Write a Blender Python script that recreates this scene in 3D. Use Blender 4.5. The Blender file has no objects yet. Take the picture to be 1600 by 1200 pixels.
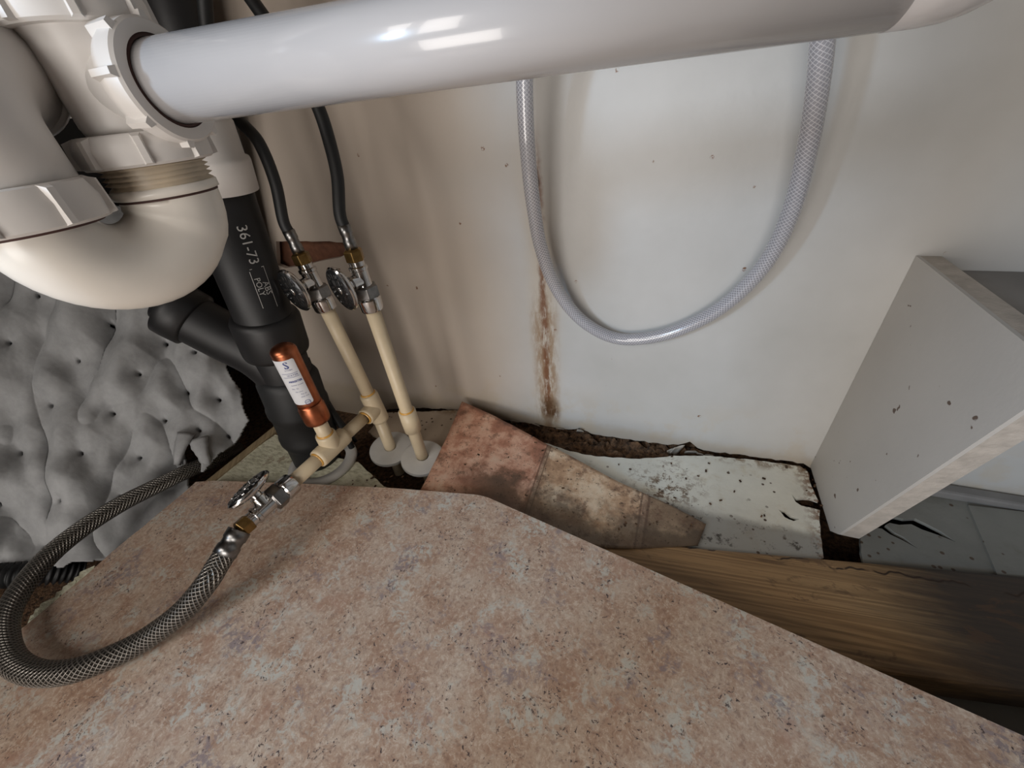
import bpy, bmesh, math, random
from mathutils import Vector, Matrix, noise
random.seed(7)
S = bpy.context.scene
COL = S.collection
PI = math.pi
V = Vector

# ------------------------------------------------------------------ camera
F = 620.0
dn = V((100, 860, F)).normalized()
dl = V((-1781, -240, F)).normalized()
AX = -dl; AZ = -dn; AY = AZ.cross(AX).normalized(); AX = AY.cross(AZ)
CAM = V((0, 0, .42))
cd = bpy.data.cameras.new('camera'); cam = bpy.data.objects.new('camera', cd); COL.objects.link(cam)
cd.sensor_width = 36; cd.lens = 36 * F / 1600; cd.clip_start = .01
Rm = Matrix((AX, AY, AZ))                       # world = Rm @ (right, down, forward)
cols = [Rm @ V((1, 0, 0)), Rm @ V((0, -1, 0)), Rm @ V((0, 0, -1))]
M4 = Matrix((cols[0], cols[1], cols[2])).transposed().to_4x4(); M4.translation = CAM
cam.matrix_world = M4
S.camera = cam

# ------------------------------------------------------------------ light
w = bpy.data.worlds.new('world'); S.world = w; w.use_nodes = True
w.node_tree.nodes['Background'].inputs[0].default_value = (1.0, .95, .92, 1)
w.node_tree.nodes['Background'].inputs[1].default_value = .14

def area(name, loc, target, sx, sy, col, power):
    l = bpy.data.lights.new(name, 'AREA'); l.shape = 'RECTANGLE'; l.size = sx; l.size_y = sy
    l.color = col; l.energy = power
    o = bpy.data.objects.new(name, l); COL.objects.link(o); o.location = loc
    o.rotation_euler = (V(target) - V(loc)).to_track_quat('-Z', 'Y').to_euler()
    return o
area('window_light', (-1.22, -1.75, 1.05), (.05, .45, .2), .17, .4, (.50, .73, 1.0), 21)
area('room_light', (-.46, -.85, .90), (-.35, .15, .1), .6, .5, (1.0, .94, .88), 7.5)
area('room_bounce', (-.16, -.80, .22), (-.26, .3, .25), .6, .4, (1.0, .94, .88), 6)

S.view_settings.view_transform = 'Standard'; S.view_settings.look = 'None'
S.view_settings.gamma = 1; S.view_settings.use_curve_mapping = False
S.view_settings.exposure = 0.0

# ------------------------------------------------------------------ helpers
def ray(u, v): return Rm @ V(((u - 800) / F, (v - 600) / F, 1))
def P(u, v, z): return CAM + ray(u, v) * z
def O(u, v, ax, val):
    r = ray(u, v); return CAM + r * ((val - CAM[ax]) / r[ax])
def sm(a, b, x):
    t = min(1, max(0, (x - a) / (b - a))); return t * t * (3 - 2 * t)

class MB:
    """collects geometry; build() links it as one mesh object"""
    def __init__(s): s.v = []; s.f = []; s.uv = []; s.sm = []
    def add(s, vs, fs, uvs=None, smooth=True):
        b = len(s.v); s.v += [V(p) for p in vs]
        for i, f in enumerate(fs):
            s.f.append([b + k for k in f]); s.uv.append(uvs[i] if uvs else [(0, 0)] * len(f)); s.sm.append(smooth)
        return s
    def box(s, c, sx, sy, sz, ax=(1, 0, 0), ay=(0, 1, 0), az=(0, 0, 1), smooth=False):
        c = V(c); ax = V(ax) * sx / 2; ay = V(ay) * sy / 2; az = V(az) * sz / 2
        vs = [c + ax * i + ay * j + az * k for k in (-1, 1) for j in (-1, 1) for i in (-1, 1)]
        return s.add(vs, [(0, 2, 3, 1), (4, 5, 7, 6), (0, 1, 5, 4), (2, 6, 7, 3), (0, 4, 6, 2), (1, 3, 7, 5)], smooth=smooth)
    def lathe(s, prof, o, a, n=40, e=None, smooth=True, oval=1.0, cap=True):
        """prof: list of (radius, height) along axis a from o"""
        o = V(o); a = V(a).normalized()
        if e is None: e = V((0, 0, 1)) if abs(a.z) < .9 else V((1, 0, 0))
        e = (V(e) - a * V(e).dot(a)).normalized(); g = a.cross(e)
        vs = []; fs = []; uvs = []
        for r, h in prof:
            for k in range(n):
                t = 2 * PI * k / n
                vs.append(o + a * h + e * (math.cos(t) * r) + g * (math.sin(t) * r * oval))
        for i in range(len(prof) - 1):
            for k in range(n):
                k2 = (k + 1) % n
                fs.append((i * n + k, i * n + k2, (i + 1) * n + k2, (i + 1) * n + k))
                uvs.append([(k / n, prof[i][1]), ((k + 1) / n, prof[i][1]), ((k + 1) / n, prof[i + 1][1]), (k / n, prof[i + 1][1])])
        if cap:
            fs.append(tuple(range(n - 1, -1, -1))); uvs.append([(0, 0)] * n)
            fs.append(tuple((len(prof) - 1) * n + k for k in range(n))); uvs.append([(0, 0)] * n)
        return s.add(vs, fs, uvs, smooth)
    def tube(s, pts, r, n=24, cap=True, ribs=None):
        pts = [V(p) for p in pts]; m = len(pts)
        T = [(pts[min(i + 1, m - 1)] - pts[max(i - 1, 0)]).normalized() for i in range(m)]
        e = T[0].orthogonal().normalized(); vs = []; L = 0; Ls = []
        for i in range(m):
            if i: L += (pts[i] - pts[i - 1]).length
            Ls.append(L)
            e = (e - T[i] * e.dot(T[i])).normalized(); g = T[i].cross(e)
            rr = r(L) if callable(r) else r
            for k in range(n):
                t = 2 * PI * k / n
                vs.append(pts[i] + e * math.cos(t) * rr + g * math.sin(t) * rr)
        fs = []; uvs = []
        for i in range(m - 1):
            for k in range(n):
                k2 = (k + 1) % n
                fs.append((i * n + k, i * n + k2, (i + 1) * n + k2, (i + 1) * n + k))
                uvs.append([(k / n, Ls[i]), ((k + 1) / n, Ls[i]), ((k + 1) / n, Ls[i + 1]), (k / n, Ls[i + 1])])
        if cap:
            fs.append(tuple(range(n - 1, -1, -1))); uvs.append([(0, 0)] * n)
            fs.append(tuple((m - 1) * n + k for k in range(n))); uvs.append([(0, 0)] * n)
        return s.add(vs, fs, uvs)
    def build(s, name, mat, parent=None, label=None, bevel=None, angle=None):
        off = parent_world(parent)
        me = bpy.data.meshes.new(name)
        me.from_pydata([p - off for p in s.v], [], s.f)
        uvl = me.uv_layers.new(name='UVMap')
        i = 0
        for f in s.uv:
            for q in f: uvl.data[i].uv = q; i += 1
        for p, f in zip(me.polygons, s.sm): p.use_smooth = f
        me.update()
        bm = bmesh.new(); bm.from_mesh(me); bmesh.ops.recalc_face_normals(bm, faces=bm.faces); bm.to_mesh(me); bm.free()
        if angle: me.set_sharp_from_angle(angle=math.radians(angle))
        o = bpy.data.objects.new(name, me); COL.objects.link(o)
        if mat: me.materials.append(mat)
        if parent: o.parent = parent
        if label: o['label'] = label
        if bevel:
            b = o.modifiers.new('bevel', 'BEVEL'); b.width = bevel; b.segments = 2; b.limit_method = 'ANGLE'; b.angle_limit = math.radians(35)
        return o
def parent_world(p):
    t = V((0, 0, 0))
    while p is not None: t += V(p.location); p = p.parent
    return t
def root(name, loc, label, cat, group=None):
    o = bpy.data.objects.new(name, None); COL.objects.link(o); o.location = loc; o.empty_display_size = .02
    o['label'] = label; o['category'] = cat
    if group: o['group'] = group
    return o
def tag(o, label, cat, group=None):
    o['label'] = label; o['category'] = cat
    if group: o['group'] = group
    return o
def struct(o): o['kind'] = 'structure'; return o

def spline(pts, k=12):
    """Catmull-Rom through pts"""
    pts = [V(p) for p in pts]; pts = [pts[0] * 2 - pts[1]] + pts + [pts[-1] * 2 - pts[-2]]; out = []
    for i in range(1, len(pts) - 2):
        a, b, c, d = pts[i - 1:i + 3]
        for j in range(k):
            t = j / k
            out.append(.5 * ((2 * b) + (c - a) * t + (2 * a - 5 * b + 4 * c - d) * t * t + (3 * b - a - 3 * c + d) * t ** 3))
    out.append(pts[-2]); return out

def jag(pts, amp, step, seed=0, closed=False):
    """roughen a 2-D outline"""
    rnd = random.Random(seed); out = []
    m = len(pts)
    for i in range(m if closed else m - 1):
        a = V(pts[i]); b = V(pts[(i + 1) % m]); L = (b - a).length; k = max(1, int(L / step))
        nrm = V((-(b - a).y, (b - a).x)) / (L + 1e-9)
        for j in range(k):
            q = a + (b - a) * (j / k)
            out.append(q + (nrm * rnd.uniform(-amp, amp) if j else V((0, 0))))
    if not closed: out.append(V(pts[-1]))
    return [(q.x, q.y) for q in out]

def plate(name, loops, thick, fmap, mat, parent=None, warp=None, grid=None):
    """flat board from 2-D loops (outer + holes); fmap(a, b, c) -> world"""
    cu = bpy.data.curves.new(name, 'CURVE'); cu.dimensions = '2D'; cu.fill_mode = 'BOTH'; cu.extrude = thick / 2
    for lp in loops:
        sp = cu.splines.new('POLY'); sp.points.add(len(lp) - 1); sp.use_cyclic_u = True
        for i, q in enumerate(lp): sp.points[i].co = (q[0], q[1], 0, 1)
    tmp = bpy.data.objects.new('tmp', cu); COL.objects.link(tmp)
    bpy.context.view_layer.update()
    me = bpy.data.meshes.new_from_object(tmp.evaluated_get(bpy.context.evaluated_depsgraph_get()))
    bpy.data.objects.remove(tmp); bpy.data.curves.remove(cu)
    bm = bmesh.new(); bm.from_mesh(me)
    bmesh.ops.remove_doubles(bm, verts=bm.verts, dist=1e-6)
    off = parent_world(parent)
    for v_ in bm.verts: v_.co = V(fmap(v_.co.x, v_.co.y, v_.co.z)) - off
    bmesh.ops.recalc_face_normals(bm, faces=bm.faces)
    bm.to_mesh(me); bm.free(); me.name = name
    for p in me.polygons: p.use_smooth = False
    o = bpy.data.objects.new(name, me); COL.objects.link(o); me.materials.clear(); me.materials.append(mat)
    if parent: o.parent = parent
    return o

def text_mesh(txt, size, bold=0.0):
    cu = bpy.data.curves.new('t', 'FONT'); cu.body = txt; cu.size = size; cu.offset = bold; cu.align_x = 'CENTER'; cu.align_y = 'CENTER'
    cu.resolution_u = 2
    o = bpy.data.objects.new('tmp', cu); COL.objects.link(o); bpy.context.view_layer.update()
    me = bpy.data.meshes.new_from_object(o.evaluated_get(bpy.context.evaluated_depsgraph_get()))
    vs = [v.co.copy() for v in me.vertices]; fs = [tuple(p.vertices) for p in me.polygons]
    bpy.data.objects.remove(o); bpy.data.curves.remove(cu); bpy.data.meshes.remove(me)
    return vs, fs
def wrap(mb, vs, fs, o, a, r, e, ang0=0, h0=0, rot=0):
    """lay 2-D geometry on a cylinder"""
    o = V(o); a = V(a).normalized(); e = (V(e) - a * V(e).dot(a)).normalized(); g = a.cross(e); out = []
    c, s_ = math.cos(rot), math.sin(rot)
    for q in vs:
        x = q[0] * c - q[1] * s_; y = q[0] * s_ + q[1] * c
        t = ang0 + x / r; out.append(o + a * (h0 + y) + (e * math.cos(t) + g * math.sin(t)) * r)
    mb.add(out, fs, smooth=False)

# ------------------------------------------------------------------ materials
class NT:
    def __init__(s, name):
        s.m = bpy.data.materials.new(name); s.m.use_nodes = True; s.t = s.m.node_tree; s.n = s.t.nodes; s.l = s.t.links
        s.b = s.n['Principled BSDF']; s.out = s.n['Material Output']
        s._obj = None
    def node(s, ty, **k):
        x = s.n.new(ty)
        for a, v_ in k.items(): setattr(x, a, v_)
        return x
    def put(s, sock, v_):
        if isinstance(v_, bpy.types.NodeSocket): s.l.new(v_, sock)
        elif isinstance(v_, (tuple, list)) and len(v_) == 3 and sock.type == 'RGBA': sock.default_value = (*v_, 1)
        else: sock.default_value = v_
    def obj(s):
        if not s._obj:
            g = s.node('ShaderNodeNewGeometry'); s._obj = g.outputs['Position']
        return s._obj
    def uv(s): return s.node('ShaderNodeTexCoord').outputs['UV']
    def math(s, op, a, b=0.0, c=None, clamp=False):
        x = s.node('ShaderNodeMath', operation=op, use_clamp=clamp); s.put(x.inputs[0], a); s.put(x.inputs[1], b)
        if c is not None: s.put(x.inputs[2], c)
        return x.outputs[0]
    def xyz(s, v_): x = s.node('ShaderNodeSeparateXYZ'); s.put(x.inputs[0], v_); return x.outputs
    def comb(s, a, b, c):
        x = s.node('ShaderNodeCombineXYZ'); s.put(x.inputs[0], a); s.put(x.inputs[1], b); s.put(x.inputs[2], c); return x.outputs[0]
    def map(s, v_, loc=(0, 0, 0), rot=(0, 0, 0), sc=(1, 1, 1)):
        x = s.node('ShaderNodeMapping'); s.put(x.inputs[0], v_); x.inputs[1].default_value = loc; x.inputs[2].default_value = rot; x.inputs[3].default_value = sc
        return x.outputs[0]
    def noise(s, scale, detail=4, rough=.55, dist=0, v_=None, out=0):
        x = s.node('ShaderNodeTexNoise'); s.put(x.inputs['Vector'], v_ if v_ is not None else s.obj())
        x.inputs['Scale'].default_value = scale; x.inputs['Detail'].default_value = detail; x.inputs['Roughness'].default_value = rough
        x.inputs['Distortion'].default_value = dist; return x.outputs[out]
    def voro(s, scale, v_=None, feat='F1', rnd=1.0, out='Distance'):
        x = s.node('ShaderNodeTexVoronoi', feature=feat); s.put(x.inputs['Vector'], v_ if v_ is not None else s.obj())
        x.inputs['Scale'].default_value = scale; x.inputs['Randomness'].default_value = rnd; return x.outputs[out]
    def ramp(s, fac, stops, interp='LINEAR'):
        x = s.node('ShaderNodeValToRGB'); s.put(x.inputs[0], fac); cr = x.color_ramp; cr.interpolation = interp
        while len(cr.elements) < len(stops): cr.elements.new(.5)
        for e_, (p, c) in zip(cr.elements, stops):
            e_.position = p; e_.color = (*c, 1) if isinstance(c, (tuple, list)) else (c, c, c, 1)
        return x.outputs[0]
    def mr(s, v_, a, b, c=0.0, d=1.0):
        x = s.node('ShaderNodeMapRange', interpolation_type='SMOOTHSTEP'); s.put(x.inputs[0], v_)
        for i, q in enumerate((a, b, c, d)): x.inputs[i + 1].default_value = q
        return x.outputs[0]
    def mix(s, f, a, b, blend='MIX'):
        x = s.node('ShaderNodeMix', data_type='RGBA', blend_type=blend); s.put(x.inputs[0], f); s.put(x.inputs[6], a); s.put(x.inputs[7], b); return x.outputs[2]
    def bump(s, h, strength=.5, dist=.001):
        x = s.node('ShaderNodeBump'); s.put(x.inputs['Height'], h); x.inputs['Strength'].default_value = strength; x.inputs['Distance'].default_value = dist
        s.l.new(x.outputs[0], s.b.inputs['Normal'])
    def set(s, color=None, rough=None, metal=None, **k):
        if color is not None: s.put(s.b.inputs['Base Color'], color)
        if rough is not None: s.put(s.b.inputs['Roughness'], rough)
        if metal is not None: s.put(s.b.inputs['Metallic'], metal)
        for a, v_ in k.items(): s.put(s.b.inputs[a.replace('_', ' ')], v_)
        return s.m
def seg_dist(t, px, pz, x0, z0, x1, z1):
    """signed horizontal distance to the line x0,z0 - x1,z1"""
    k = (x1 - x0) / (z1 - z0)
    return t.math('SUBTRACT', px, t.math('MULTIPLY_ADD', t.math('SUBTRACT', pz, z0), k, x0))

def plain(name, c, rough=.5, metal=0.0, bump=None, var=.12, vs=40, spots=None, **k):
    t = NT(name)
    n = t.noise(vs, 4)
    lo = tuple(x * (1 - var) for x in c); hi = tuple(min(1, x * (1 + var)) for x in c)
    col = t.ramp(n, [(.3, lo), (.7, hi)])
    if spots:
        col = t.mix(t.mr(t.noise(spots[0], 2, .5), spots[1], spots[1] + .03), col, spots[2])
    t.set(col, rough, metal, **k)
    if bump: t.bump(t.noise(bump[0], 4), bump[1], bump[2])
    return t.m

WALL_Y = .45
def W2(u, v): q = O(u, v, 1, WALL_Y); return (q.x, q.z)
def F2(u, v, z=0.0): q = O(u, v, 2, z); return (q.x, q.y)

# painted back wall with the rust streak, drips and specks
def make_wall_mat():
    t = NT('painted_wall'); x, y, z = t.xyz(t.obj())
    warp = t.math('MULTIPLY', t.math('SUBTRACT', t.noise(60, 4, .6), .5), .010)
    col = t.ramp(t.noise(7, 4, .6), [(.3, (.43, .425, .405)), (.7, (.50, .495, .48))])
    # warmer beige towards the left end of the panel
    yl = t.mr(t.math('ADD', x, t.math('MULTIPLY', t.noise(6, 3), .12)), -.26, -.02, 1, 0)
    col = t.mix(t.math('MULTIPLY', yl, .75), col, (.49, .40, .32))
    x0, z0 = W2(836, 200); x1, z1 = W2(858, 655)
    d = t.math('ABSOLUTE', t.math('ADD', seg_dist(t, x, z, x0, z0, x1, z1), warp))
    zt = W2(840, 260)[1]; zb = W2(855, 470)[1]; zc = W2(858, 655)[1]
    nz = t.noise(1, 5, .7, v_=t.map(t.obj(), sc=(160, 10, 40)))
    up = t.math('MULTIPLY', t.mr(z, zt - .02, zt + .05, 1, 0), t.mr(d, .001, .007, 1, 0))
    up = t.math('MULTIPLY', up, t.mr(nz, .34, .52))
    low = t.math('MULTIPLY', t.mr(z, zb - .03, zb + .03, 1, 0), t.mr(d, .005, .024, 1, 0))
    low = t.math('MULTIPLY', low, t.mr(nz, .34, .60))
    halo = t.math('MULTIPLY', t.mr(z, zt - .1, zt + .05, 1, 0), t.mr(d, .002, .03, 1, 0))
    col = t.mix(t.math('MULTIPLY', halo, .35), col, (.52, .40, .24))
    col = t.mix(t.math('MULTIPLY', low, .85), col, (.24, .14, .065))
    col = t.mix(up, col, (.17, .075, .035))
    crk = t.math('MULTIPLY', t.mr(d, .0008, .0025, 1, 0), t.math('MULTIPLY', t.mr(z, zt - .005, zt, 1, 0), t.mr(z, W2(848, 400)[1] - .01, W2(848, 400)[1], 0, 1)))
    col = t.mix(crk, col, (.05, .022, .012))
    # dark blotch at the foot of the streak
    bx, bz = W2(860, 640)
    r = t.math('SQRT', t.math('ADD', t.math('POWER', t.math('MULTIPLY', t.math('SUBTRACT', x, bx), 1.6), 2.0), t.math('POWER', t.math('SUBTRACT', z, bz), 2.0)))
    r = t.math('ADD', r, warp)
    col = t.mix(t.math('MULTIPLY', t.mr(r, .010, .034, 1, 0), t.mr(nz, .28, .55)), col, (.09, .045, .02))
    # grime line along the foot of the wall
    gr = t.math('MULTIPLY', t.mr(t.math('ADD', z, t.math('MULTIPLY', warp, 2)), .004, .022, 1, 0), .5)
    col = t.mix(gr, col, (.38, .31, .22))
    gx = t.math('MULTIPLY', t.mr(z, .02, .10, 1, 0), t.mr(t.noise(18, 5, .65), .50, .62))
    col = t.mix(t.math('MULTIPLY', gx, .3), col, (.45, .36, .24))
    # specks
    vd = t.voro(48); vn = t.noise(9, 2)
    sp = t.math('MULTIPLY', t.mr(vd, .05, .10, 1, 0), t.mr(t.voro(48, out='Color'), .72, .74))
    col = t.mix(sp, col, (.12, .07, .04))
    sp2 = t.math('MULTIPLY', t.mr(t.voro(26), .05, .07, 1, 0), t.mr(t.noise(300, 2), .45, .55))
    col = t.mix(sp2, col, (.18, .09, .05))
    t.set(col, .38)
    t.bump(t.math('ADD', t.noise(25, 3), t.math('MULTIPLY', t.noise(220, 2), .25)), .25, .0015)
    return t.m
def make_floor_mat(name, base, dirt, mold_and_band=True):
    t = NT(name); x, y, z = t.xyz(t.obj())
    col = t.ramp(t.noise(14, 5, .6), [(.3, tuple(c * .82 for c in base)), (.65, base)])
    col = t.mix(t.math('MULTIPLY', t.mr(t.noise(22, 6, .7), .52, .70), .6), col, dirt)
    if mold_and_band:
        cx, cy = F2(1040, 760)
        r = t.math('SQRT', t.math('ADD', t.math('POWER', t.math('SUBTRACT', x, cx), 2.0), t.math('POWER', t.math('SUBTRACT', y, cy), 2.0)))
        m_ = t.math('MULTIPLY', t.mr(t.math('ADD', r, t.math('MULTIPLY', t.noise(35, 4), .06)), .03, .10, 1, 0), t.mr(t.noise(75, 9, .82), .50, .56))
        col = t.mix(m_, col, (.15, .085, .04))
        # brown ground around the pipe hole end
        lf = t.mr(t.math('ADD', x, t.math('MULTIPLY', t.noise(25, 3), .08)), -.26, -.10, 1, 0)
        col = t.mix(t.math('MULTIPLY', lf, .8), col, (.36, .25, .16))
        # grey band with darker mottling at the front lip
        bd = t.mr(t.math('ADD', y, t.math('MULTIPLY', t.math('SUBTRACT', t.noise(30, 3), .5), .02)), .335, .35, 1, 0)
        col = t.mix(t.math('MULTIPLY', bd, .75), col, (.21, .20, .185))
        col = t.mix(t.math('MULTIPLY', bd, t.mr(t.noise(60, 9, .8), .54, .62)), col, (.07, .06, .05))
        # rust at the right corner
        rx = t.math('MULTIPLY', t.mr(x, .18, .205), t.mr(t.noise(110, 4, .7), .44, .56))
        col = t.mix(rx, col, (.20, .10, .05))
        bk = t.math('MULTIPLY', t.mr(y, .425, .44), t.mr(t.noise(70, 4, .7), .42, .60))
        col = t.mix(t.math('MULTIPLY', bk, .8), col, (.22, .14, .07))
    sp = t.math('MULTIPLY', t.mr(t.voro(90), .14, .2, 1, 0), t.mr(t.noise(16, 2), .5, .56))
    col = t.mix(sp, col, (.08, .05, .03))
    t.set(col, .5); t.bump(t.noise(120, 4), .35, .001); return t.m
def make_laminate():
    t = NT('granite_print_laminate'); x, y, z = t.xyz(t.obj()); pos = t.comb(x, y, 0)
    wv = t.node('ShaderNodeVectorMath', operation='ADD'); t.put(wv.inputs[0], pos)
    sc = t.node('ShaderNodeVectorMath', operation='SCALE'); t.put(sc.inputs[0], t.noise(55, 3, .6, v_=pos, out=1)); sc.inputs['Scale'].default_value = .012
    t.l.new(sc.outputs[0], wv.inputs[1]); p2 = wv.outputs[0]
    n1 = t.noise(38, 8, .74, v_=p2)
    col = t.ramp(n1, [(.30, (.37, .23, .155)), (.42, (.45, .30, .215)), (.52, (.51, .375, .285)), (.62, (.56, .44, .345)), (.74, (.61, .53, .44))])
    f = t.noise(260, 5, .78, v_=p2)
    col = t.mix(t.math('MULTIPLY', t.mr(f, .52, .61), .5), col, (.76, .66, .55))
    col = t.mix(t.math('MULTIPLY', t.mr(f, .46, .39), .5), col, (.24, .15, .12))
    gy = t.math('MULTIPLY', t.mr(t.noise(26, 6, .7, v_=t.map(p2, loc=(3, 5, 1))), .50, .62), t.mr(t.noise(190, 4, .7, v_=p2), .44, .54))
    col = t.mix(t.math('MULTIPLY', gy, .85), col, (.58, .57, .51))
    pu = t.math('MULTIPLY', t.mr(t.noise(20, 6, .7, v_=t.map(p2, loc=(8, 2, 1))), .53, .64), t.mr(t.noise(230, 4, .7, v_=p2), .46, .56))
    col = t.mix(t.math('MULTIPLY', pu, .8), col, (.27, .22, .23))
    pk = t.math('MULTIPLY', t.mr(t.noise(24, 5, .7, v_=t.map(p2, loc=(1, 9, 4))), .55, .68), .5)
    col = t.mix(pk, col, (.42, .24, .17))
    dk = t.math('MULTIPLY', t.mr(t.noise(330, 3, .7, v_=p2), .58, .64), t.mr(t.noise(45, 4, .6, v_=t.map(p2, loc=(2, 2, 2))), .50, .58))
    col = t.mix(dk, col, (.085, .06, .06))
    t.set(col, .42); t.bump(f, .15, .0006); return t.m
def make_wood(name, c1, c2, ang, dark=None, sc=1.0):
    t = NT(name); v_ = t.map(t.obj(), rot=(0, 0, ang)); v_ = t.map(v_, sc=(.5 * sc, 22 * sc, 22 * sc))
    n1 = t.noise(1.2, 2, .5, .3, v_=v_)
    ring = t.math('SINE', t.math('MULTIPLY', n1, 130))
    col = t.mix(t.math('MULTIPLY_ADD', t.mr(ring, -.8, .9), .6, .4), c1, c2)
    fine = t.noise(1, 5, .7, v_=t.map(t.map(t.obj(), rot=(0, 0, ang)), sc=(9, 380, 380)))
    col = t.mix(t.math('MULTIPLY', t.mr(fine, .45, .7), .5), col, tuple(x * .45 for x in c1))
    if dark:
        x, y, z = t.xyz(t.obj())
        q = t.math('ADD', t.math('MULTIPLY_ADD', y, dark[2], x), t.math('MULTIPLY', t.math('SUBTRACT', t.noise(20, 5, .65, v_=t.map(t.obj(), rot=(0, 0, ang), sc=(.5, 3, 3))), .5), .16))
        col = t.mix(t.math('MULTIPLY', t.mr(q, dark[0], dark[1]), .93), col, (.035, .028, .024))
        st = t.math('MULTIPLY', t.mr(t.noise(13, 5, .7, 1.0, v_=t.map(t.obj(), loc=(3, 1, 0), rot=(0, 0, ang), sc=(1, 2.5, 1))), .57, .63), .6)
        col = t.mix(st, col, (.10, .055, .03))
        wl_ = t.map(t.obj(), rot=(0, 0, ang)); wx, wy, wz = t.xyz(wl_)
        cy_ = t.math('ADD', wy, t.math('MULTIPLY', t.math('SUBTRACT', t.noise(16, 3, .6, v_=t.map(wl_, sc=(1, 0, 0))), .5), .05))
        ck_ = t.math('MULTIPLY', t.mr(t.math('ABSOLUTE', t.math('SUBTRACT', cy_, .283)), .0004, .0016, 1, 0), t.mr(t.noise(30, 3, .6, v_=t.map(wl_, sc=(1, 0, 0))), .42, .5))
        col = t.mix(ck_, col, (.03, .015, .008))
    t.set(col, .6); t.bump(fine, .3, .001); return t.m
def make_vinyl():
    t = NT('tile_print_vinyl'); u, v, _ = t.xyz(t.uv()); pos = t.obj()
    n = t.noise(24, 6, .68); nf = t.noise(140, 5, .7)
    red = t.ramp(n, [(.32, (.22, .095, .06)), (.48, (.46, .215, .135)), (.58, (.66, .39, .27)), (.72, (.72, .52, .38))])
    tan = t.ramp(t.noise(20, 6, .7, v_=t.map(pos, loc=(2, 1, 0))), [(.3, (.24, .13, .07)), (.46, (.56, .36, .22)), (.56, (.78, .60, .42)), (.70, (.84, .72, .56))])
    sk = t.math('SUBTRACT', u, t.math('MULTIPLY', v, .0))
    col = t.mix(t.mr(sk, .425, .43), red, tan)
    col = t.mix(t.mr(sk, .79, .795), col, t.ramp(n, [(.35, (.16, .10, .06)), (.65, (.42, .30, .19))]))
    g1 = t.math('ABSOLUTE', t.math('SUBTRACT', sk, .425)); g2 = t.math('ABSOLUTE', t.math('SUBTRACT', sk, .79))
    g = t.math('MINIMUM', g1, g2)
    col = t.mix(t.mr(g, .004, .008, 1, 0), col, (.45, .31, .21))
    col = t.mix(t.math('MULTIPLY', t.mr(t.math('ABSOLUTE', t.math('SUBTRACT', g, .011)), .002, .005, 1, 0), .75), col, (.13, .07, .045))
    bl = t.math('MULTIPLY', t.mr(t.noise(48, 6, .75, v_=t.map(pos, loc=(5, 3, 0))), .53, .64), .7)
    col = t.mix(bl, col, (.17, .09, .055))
    e = t.math('MULTIPLY', t.mr(g, .014, .05, 1, 0), t.mr(nf, .40, .56))
    col = t.mix(t.math('MULTIPLY', e, .55), col, (.14, .075, .045))
    # wet dirt along the low front edge
    dr = t.mr(t.math('ADD', v, t.math('MULTIPLY', t.math('SUBTRACT', n, .5), 1.3)), .26, .62, 1, 0)
    dr = t.math('MULTIPLY', dr, t.mr(u, .05, .3))
    col = t.mix(t.math('MULTIPLY', dr, .8), col, (.10, .07, .045))
    sp = t.mr(t.noise(230, 3, .7), .62, .66)
    col = t.mix(t.math('MULTIPLY', sp, .8), col, (.06, .035, .02))
    t.set(col, .45); t.bump(nf, .3, .0008); return t.m
def make_chip():
    t = NT('rough_particle_board'); n = t.noise(150, 5, .65, v_=t.map(t.obj(), rot=(0, 0, .5), sc=(.6, 1.4, 1)))
    col = t.ramp(n, [(.35, (.50, .48, .34)), (.5, (.72, .71, .54)), (.68, (.86, .84, .68))])
    d = t.mr(t.noise(30, 5, .7), .55, .64); col = t.mix(t.math('MULTIPLY', d, .6), col, (.28, .17, .09))
    t.set(col, .8); t.bump(n, .9, .002); return t.m
def make_braid(name, light, dark, clear=False):
    t = NT(name); u, v, _ = t.xyz(t.uv())
    na = 12.0 if clear else 13.0; pv = 620.0 if clear else 480.0
    a = t.math('MULTIPLY_ADD', u, na * 2, t.math('MULTIPLY', v, pv)); b = t.math('MULTIPLY_ADD', u, -na * 2, t.math('MULTIPLY', v, pv))
    sa = t.math('SINE', t.math('MULTIPLY', a, PI)); sb = t.math('SINE', t.math('MULTIPLY', b, PI))
    h = t.math('MAXIMUM', sa, sb)
    if clear:
        k = t.mr(h, .72, .97)
        col = t.mix(k, dark, light)
        t.set(col, .16); t.put(t.b.inputs['Specular IOR Level'], .7)
        t.put(t.b.inputs['Alpha'], t.math('MULTIPLY_ADD', k, .45, .55))
        t.put(t.b.inputs['Coat Weight'], 1.0); t.b.inputs['Coat Roughness'].default_value = .06
    else:
        # two crossing families of strands, each strand rounded
        ck = t.math('GREATER_THAN', t.math('SINE', t.math('MULTIPLY', t.math('MULTIPLY', u, na * 4), PI)), 0.0)
        hh = t.mix(ck, sa, sb)
        col = t.ramp(hh, [(.0, dark), (.75, light)])
        n2 = t.math('MULTIPLY_ADD', sa, .5, .5)
        t.set(t.mix(t.mr(h, .1, .9), dark, light), .34, .75); t.bump(h, .8, .0012)
    return t.m
def make_insul():
    t = NT('grey_fibre_batting'); n = t.noise(35, 6, .7); f = t.noise(260, 5, .75, v_=t.map(t.obj(), sc=(1, 1, .5)))
    col = t.ramp(n, [(.3, (.30, .305, .31)), (.7, (.42, .425, .43))])
    col = t.mix(t.math('MULTIPLY', t.mr(f, .55, .7), .35), col, (.42, .43, .44))
    t.set(col, .95); t.bump(f, .25, .001); return t.m

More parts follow.
